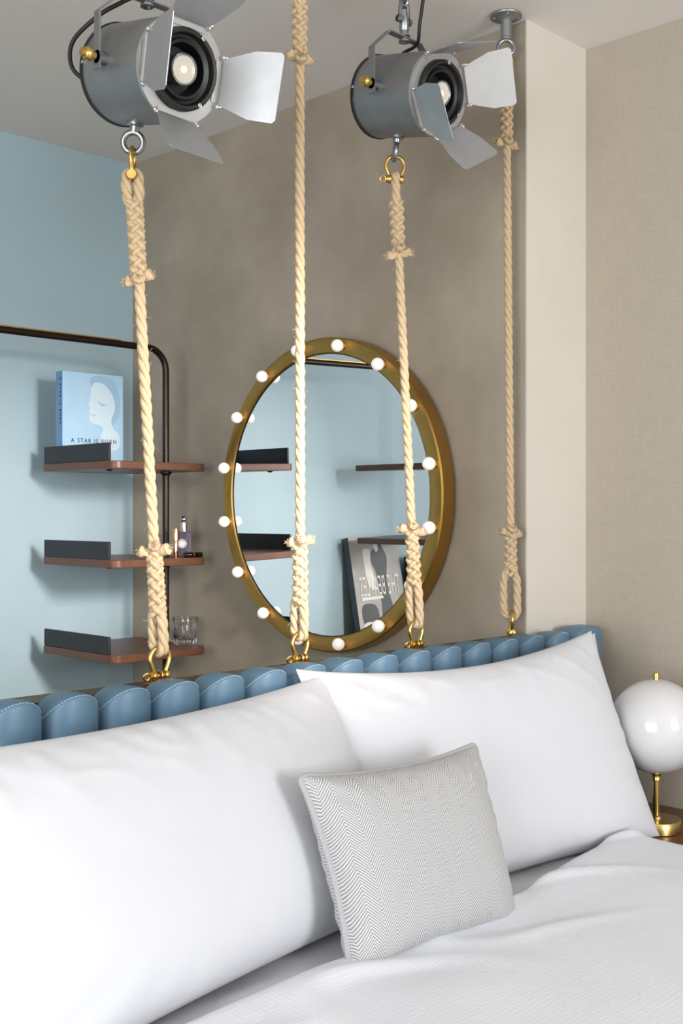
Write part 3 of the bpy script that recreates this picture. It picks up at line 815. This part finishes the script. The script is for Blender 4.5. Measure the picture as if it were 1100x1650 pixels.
# ------------------------------------------------------------------ stage lights
LR, LLn = .094, .190
def stage_light(label, center, tilt, roll, flaps, eye_y, eye_yaw, yoke_z, cable_pts, ring_label=None):
    t = thing('stage_light', label, 'stage light', center, (tilt, 0, 0), 'galvanised stage lights')
    hl = LLn / 2; ax = (0, -1, 0)
    MB().lathe([(LR - .003, -hl + .004), (LR, -hl + .002), (LR, hl), (LR - .002, hl + .001), (LR - .002, hl - .06)], ax, n=72).build('housing', 'galvanised', t)
    MB().lathe([(0, -hl - .002), (LR - .004, -hl - .002), (LR + .0022, -hl - .001), (LR + .0028, -hl + .002), (LR + .0022, -hl + .007), (LR, -hl + .008)], ax, n=72).build('rear_cap', 'black_metal', t)
    MB().lathe([(.072, hl + .0002), (.072, hl + .003), (LR + .001, hl + .003), (LR + .002, hl - .003), (LR, hl - .006)], ax, n=72).build('front_ring', 'aluminium', t)
    lr = MB().lathe([(.074, hl + .003), (.073, hl + .014), (.069, hl + .017), (.064, hl + .016), (.060, hl + .006), (.055, hl + .004), (.052, hl + .010), (.047, hl + .008), (.043, hl - .025), (.0, hl - .026)], ax, n=64)
    lr.build('lens_ring', 'black_metal', t)
    bl = MB().lathe([(.025, hl - .024), (.0285, hl + .004), (.029, hl + .012), (.027, hl + .014), (.0245, hl + .011)], ax, n=40).build('lamp', 'zinc', t)
    MB().lathe([(.0246, hl + .011), (.020, hl + .009), (.0, hl + .009)], ax, n=40).build('lens', 'bulb_face', bl)
    MB().lathe([(.0062, hl + .0091), (.0058, hl + .0112), (.0, hl + .012)], ax, n=24).build('glow', 'bulb_core', bl)
    for k in range(3):
        a = math.radians(65 + roll + 120 * k); e = V((math.cos(a), 0, math.sin(a)))
        MB().lathe([(.0042, 0), (.0042, .003), (.002, .0035), (.002, .0015), (0, .0015)], ax, V((0, -hl - .0165, 0)) + e * .0675, 14).build('screw', 'chrome', t)
    for k in range(3):
        a = math.radians(-60 + 120 * k); e = V((math.cos(a), 0, math.sin(a)))
        MB().lathe([(.004, 0), (.0035, .0025), (0, .003)], e, V((0, hl - .006, 0)) + e * (LR + .0005), 12).build('screw', 'chrome', t)
    for phi, th, ln, w0, w1 in flaps:
        p, q = math.radians(phi), math.radians(th); e = V((math.cos(p), 0, math.sin(p))); g = V((-math.sin(p), 0, math.cos(p))); a = V((0, -1, 0))
        dr = e * math.cos(q) + a * math.sin(q); nr = g.cross(dr).normalized()
        o = a * (hl + .012) + e * .086
        poly = [(-w0, 0), (w0, 0), (w1 * .97, ln * .52), (w1, ln - .006), (w1 - .006, ln), (-w1 + .006, ln), (-w1, ln - .006), (-w1 * .97, ln * .52)]
        f = MB().prism([(x, y) for x, y in poly], .0014, (o - nr * .0007, g, dr, nr)).build('barn_door', 'aluminium', t, smooth=False)
        # hinge strip on the ring, and its screws
        MB().prism([(-w0 + .004, 0), (w0 - .004, 0), (w0 - .004, .016), (-w0 + .004, .016)], .0012, (o - e * .012 - a * .008, g, e, a)).build('hinge', 'aluminium', f, smooth=False)
        for sd in (-1, 1):
            c = o + g * sd * (w0 + .003) - a * .003
            h = MB().lathe([(.0045, 0), (.0045, .004), (.0025, .006), (0, .006)], a, c, 12)
            h.sphere(c + e * .003 + a * .006, .0042, 10, 8)
            h.build('hinge_screw', 'chrome', f)
    # pivots, knobs
    for sd in (-1, 1):
        MB().lathe([(.012, -.004), (.012, .018), (0, .018)], (sd, 0, 0), (sd * LR, .012, 0), 20).build('spacer', 'zinc', t)
        MB().lathe([(.007, 0), (.007, .006), (.0115, .007), (.0125, .010), (.0125, .019), (.010, .022), (.0075, .023), (.0075, .029), (0, .030)], (sd, 0, 0), (sd * (LR + .022), .012, 0), 18).build('knob', 'brass', t)
    # eye bolt under the body
    eb = MB().lathe([(.016, 0), (.0165, .006), (.010, .008), (.009, .018), (0, .018)], (0, 0, -1), (-.004, eye_y, -LR + .002), 24)
    ex = V((-.004, eye_y, -LR - .036))
    eb.torus(ex, (math.cos(eye_yaw), math.sin(eye_yaw), 0), .0190, .0058, 36, 12)
    eb.build('eye_bolt', 'zinc', t)
    # yoke stays level while the body tilts
    un = Matrix.Rotation(-tilt, 4, 'X')
    wy, ty = .0095, .0034; xs = LR + .018
    path = [(-xs, -.020), (-xs, yoke_z - .052), (-.056, yoke_z), (.056, yoke_z), (xs, yoke_z - .052), (xs, -.020)]
    b = MB(); inner = [(x - math.copysign(ty, x) if abs(x) > .06 else x - math.copysign(ty * .6, x), z - (ty if abs(x) < .06 else 0)) for x, z in path]
    vs = [un @ V((x, .012 + s * wy, z)) for s in (-1, 1) for lst in (path, inner) for x, z in lst]
    k = len(path); fs = []
    for i in range(k - 1):
        o1, i1, o2, i2 = i, k + i, 2 * k + i, 3 * k + i
        fs += [(o1, o2, o2 + 1, o1 + 1), (i1, i1 + 1, i2 + 1, i2), (o1, o1 + 1, i1 + 1, i1), (o2, i2, i2 + 1, o2 + 1)]
    fs += [(0, k, 3 * k, 2 * k), (k - 1, 3 * k - 1, 4 * k - 1, 2 * k - 1)]
    b.add(vs, fs); b.build('yoke', 'galvanised', t, smooth=False, bevel=.0006)
    wsh = MB(); c0 = un @ V((0, .012, yoke_z)); up = un @ V((0, 0, 1))
    wsh.lathe([(.013, -.012), (.013, -.007), (.007, -.006), (.007, .001), (.014, .001), (.014, .004), (.010, .005), (.010, .014), (0, .014)], up, c0, 20)
    wsh.build('yoke_bolt', 'zinc', t)
    # cable
    if cable_pts:
        C = [V(p) for p in cable_pts]; dn = []
        for i in range(len(C) - 1):
            p0 = C[max(i - 1, 0)]; p1 = C[i]; p2 = C[i + 1]; p3 = C[min(i + 2, len(C) - 1)]
            for q in range(8):
                s = q / 8; dn.append(.5 * ((2 * p1) + (p2 - p0) * s + (2 * p0 - 5 * p1 + 4 * p2 - p3) * s * s + (3 * p1 - p0 - 3 * p2 + p3) * s ** 3))
        dn.append(C[-1]); MB().sweep(dn, .0042, 10).build('cable', 'black_rubber', t)
    M = Matrix.Translation(center) @ Matrix.Rotation(tilt, 4, 'X')
    return t, M @ ex, M @ c0

tilt = math.radians(12)
c1 = on_y(243, 117, YR - .01); c2 = on_y(657, 154, YR - .01)
fl1 = [(-1, 60, .118, .042, .064), (181, 76, .115, .044, .066), (-93, 50, .110, .044, .062), (90, 54, .125, .044, .068)]
fl2 = [(26, 42, .112, .042, .064), (107, 82, .115, .044, .066), (216, 74, .112, .044, .064), (-60, 50, .110, .044, .062)]
hang1 = [(-.070, .092, -.035), (-.098, .118, -.010), (-.108, .108, .035), (-.085, .065, .085), (-.050, .045, .118), (-.015, .028, .150), (.008, .025, .21), (.010, .02, .36)]
hang2 = [(.030, .098, .02), (.040, .125, .06), (.045, .085, .110), (.040, .035, .130), (.026, .022, .175), (.022, .02, .30)]
L1, e1, y1 = stage_light('galvanised stage light with barn doors, lower left, its upper door out of the picture', c1, tilt, 0, fl1, .026, math.radians(45), .140, hang1)
L2, e2, y2 = stage_light('galvanised stage light with barn doors, upper right, hanging below a steel chain', c2, tilt, 25, fl2, .010, math.radians(-40), .140, hang2)

def ceiling_chain(label, base, group='steel chains carrying the stage lights'):
    t = thing('chain', label, 'chain', base, (0, 0, 0), group); H = ZC - base.z
    # clevis fork on the yoke bolt
    MB().lathe([(.010, .0), (.0115, .002), (.0115, .034), (.0, .035)], (0, 0, 1), (0, 0, .001), 20).build('swivel', 'zinc', t)
    f = MB()
    for sd in (-1, 1):
        f.sweep([(sd * .0125, 0, .022), (sd * .014, 0, .040), (sd * .013, 0, .058), (sd * .009, 0, .069), (0, 0, .073)], .0052, 10)
    f.lathe([(.009, -.021), (.009, -.012), (.006, -.012), (.006, .012), (.009, .012), (.009, .021), (0, .021)], (1, 0, 0), (0, 0, .028), 16)
    f.build('fork', 'zinc', t)
    z = .073 - .010; k = 0; lk = None
    while z < H - .03:
        b = MB(); r, hh = .0105, .0125; pts = []
        nrm = V((1, 0, 0)) if k % 2 else V((0, 1, 0))
        e = V((0, 1, 0)) if k % 2 == 0 else V((1, 0, 0))
        for i in range(12): a = PI * i / 11; pts.append(e * r * math.cos(a) + V((0, 0, hh + r * math.sin(a))))
        for i in range(12): a = PI + PI * i / 11; pts.append(e * r * math.cos(a) + V((0, 0, -hh + r * math.sin(a))))
        b.sweep([p + V((0, 0, z + hh + r - .004)) for p in pts], .0042, 10, closed=True)
        b.build('link', 'zinc', t); z += .0335; k += 1
    MB().lathe([(.032, 0), (.032, -.004), (.010, -.008), (.010, -.03), (0, -.03)], (0, 0, 1), (0, 0, H - .001), 28).build('ceiling_plate', 'zinc', t)
up12 = lambda p: p
ceiling_chain('zinc chain above the lower left stage light', y1 + V((0, 0, .012)))
ceiling_chain('zinc chain and fork above the upper right stage light', y2 + V((0, 0, .012)))

def ceiling_hook(label, x, y, ring_dir):
    t = thing('ceiling_hook', label, 'ceiling hook', (x, y, ZC), (0, 0, 0), 'round ceiling hooks')
    b = MB().lathe([(0, -.0005), (.040, -.0005), (.042, .003), (.041, .007), (.022, .011), (.0165, .016), (0, .016)], (0, 0, -1), n=40); b.build('flange', 'galvanised', t)
    MB().lathe([(.0145, .014), (.0145, .058), (.0125, .060), (.0125, .066), (0, .066)], (0, 0, -1), n=24).build('post', 'galvanised', t)
    MB().torus((0, 0, -.086), ring_dir, .0205, .0055, 36, 12).build('ring', 'zinc', t)
    for k in range(4):
        a = PI / 4 + PI / 2 * k; MB().lathe([(.004, 0), (.003, .002), (0, .0022)], (0, 0, -1), (.031 * math.cos(a), .031 * math.sin(a), -.008), 10).build('screw', 'chrome', t)
    return V((x, y, ZC - .086))

X1, X2, X3, X4 = 1.312, 1.680, 2.056, 2.431
h2 = ceiling_hook('galvanised ceiling hook above the second rope, out of view at the top', 1.678, YR, FW)
p4 = on_z(815, 24, ZC)
h4 = ceiling_hook('galvanised round ceiling hook holding the rope nearest the corner', p4.x, p4.y, FW)

# upper shackles: bow through the ring, pin below
def upper(label, ring, pdir, drop=.070, ring_head=True):
    pin = ring + V((0, 0, -drop)); shackle(label, pin, pdir, +1, ring_head); return pin
t1 = upper('brass shackle joining the first rope to the left stage light', e1, -FW, .065, False)
# bow top passes through the ring: pin sits below by bow height
t3 = upper('brass shackle joining the third rope to the right stage light', e2, RT * 1.0 + FW * .2, .065, True)
t2 = upper('brass shackle at the top of the second rope', h2, RT, .068, True)
t4 = upper('brass shackle under the round ceiling hook by the corner', h4, RT * .8 + FW * .6, .068, False)
# lower shackles on the ledge
ZP = ZL + .016
def lower(label, x, pdir, rh=True):
    pin = V((x, YR, ZP)); shackle(label, pin, pdir, +1, rh)
    e = thing('ledge_eye', label.replace('brass shackle', 'brass eye plate') , 'eye plate', (x, YR, ZL), (0, 0, math.atan2(pdir[1], pdir[0])), 'brass eye plates on the ledge')
    MB().prism(rrect(-.030, -.018, .030, .018, .004, 3), .0025, (V((0, 0, .0002)), V((1, 0, 0)), V((0, 1, 0)), V((0, 0, 1)))).build('plate', 'aged_brass', e, smooth=False)
    MB().torus((0, 0, .0160), (1, 0, 0), .0088, .0026, 28, 8).build('eye', 'brass', e)
    return pin + V((0, 0, .0535))
b1 = lower('brass shackle below the first rope from the left', X1, (1, 0, 0))
b2 = lower('brass shackle below the second rope from the left', X2, (1, 0, 0))
b3 = lower('brass shackle below the third rope from the left', X3, (1, 0, 0))
b4 = lower('brass shackle below the rope nearest the corner', X4, FW, False)

def zat(y, X, Y=YR): return HC + (HOR - y) / FPX * (X + Y) * math.sqrt(.5)
YD = (0, 1, 0)
rope('thick hemp rope hanging from the lower left stage light', t1, b1, zat(447, 1.29), zat(885, X1), RT, V(YD) * -1 + V((.25, 0, 0)), sp_t=zat(312, 1.29) - zat(447, 1.29), sp_b=.155, seed=1)
rope('hemp rope running out of the top of the picture, in front of the mirror', t2, b2, zat(98, X2), zat(872, X2), RT * .3 + FW, V(YD) * -1 + V((.25, 0, 0)), sp_t=.14, sp_b=.16, seed=2)
rope('hemp rope hanging from the upper right stage light', t3, b3, zat(405, 2.02), zat(853, X3), FW * -1, V(YD) * -1 + V((.25, 0, 0)), sp_t=.13, sp_b=.155, seed=3)
rope('hemp rope nearest the wall corner, hanging from the round ceiling hook', t4, b4, zat(232, 2.44), zat(858, X4), FW * -.8 + RT * .6, RT, sp_t=.17, sp_b=.135, seed=4, LB=.016)
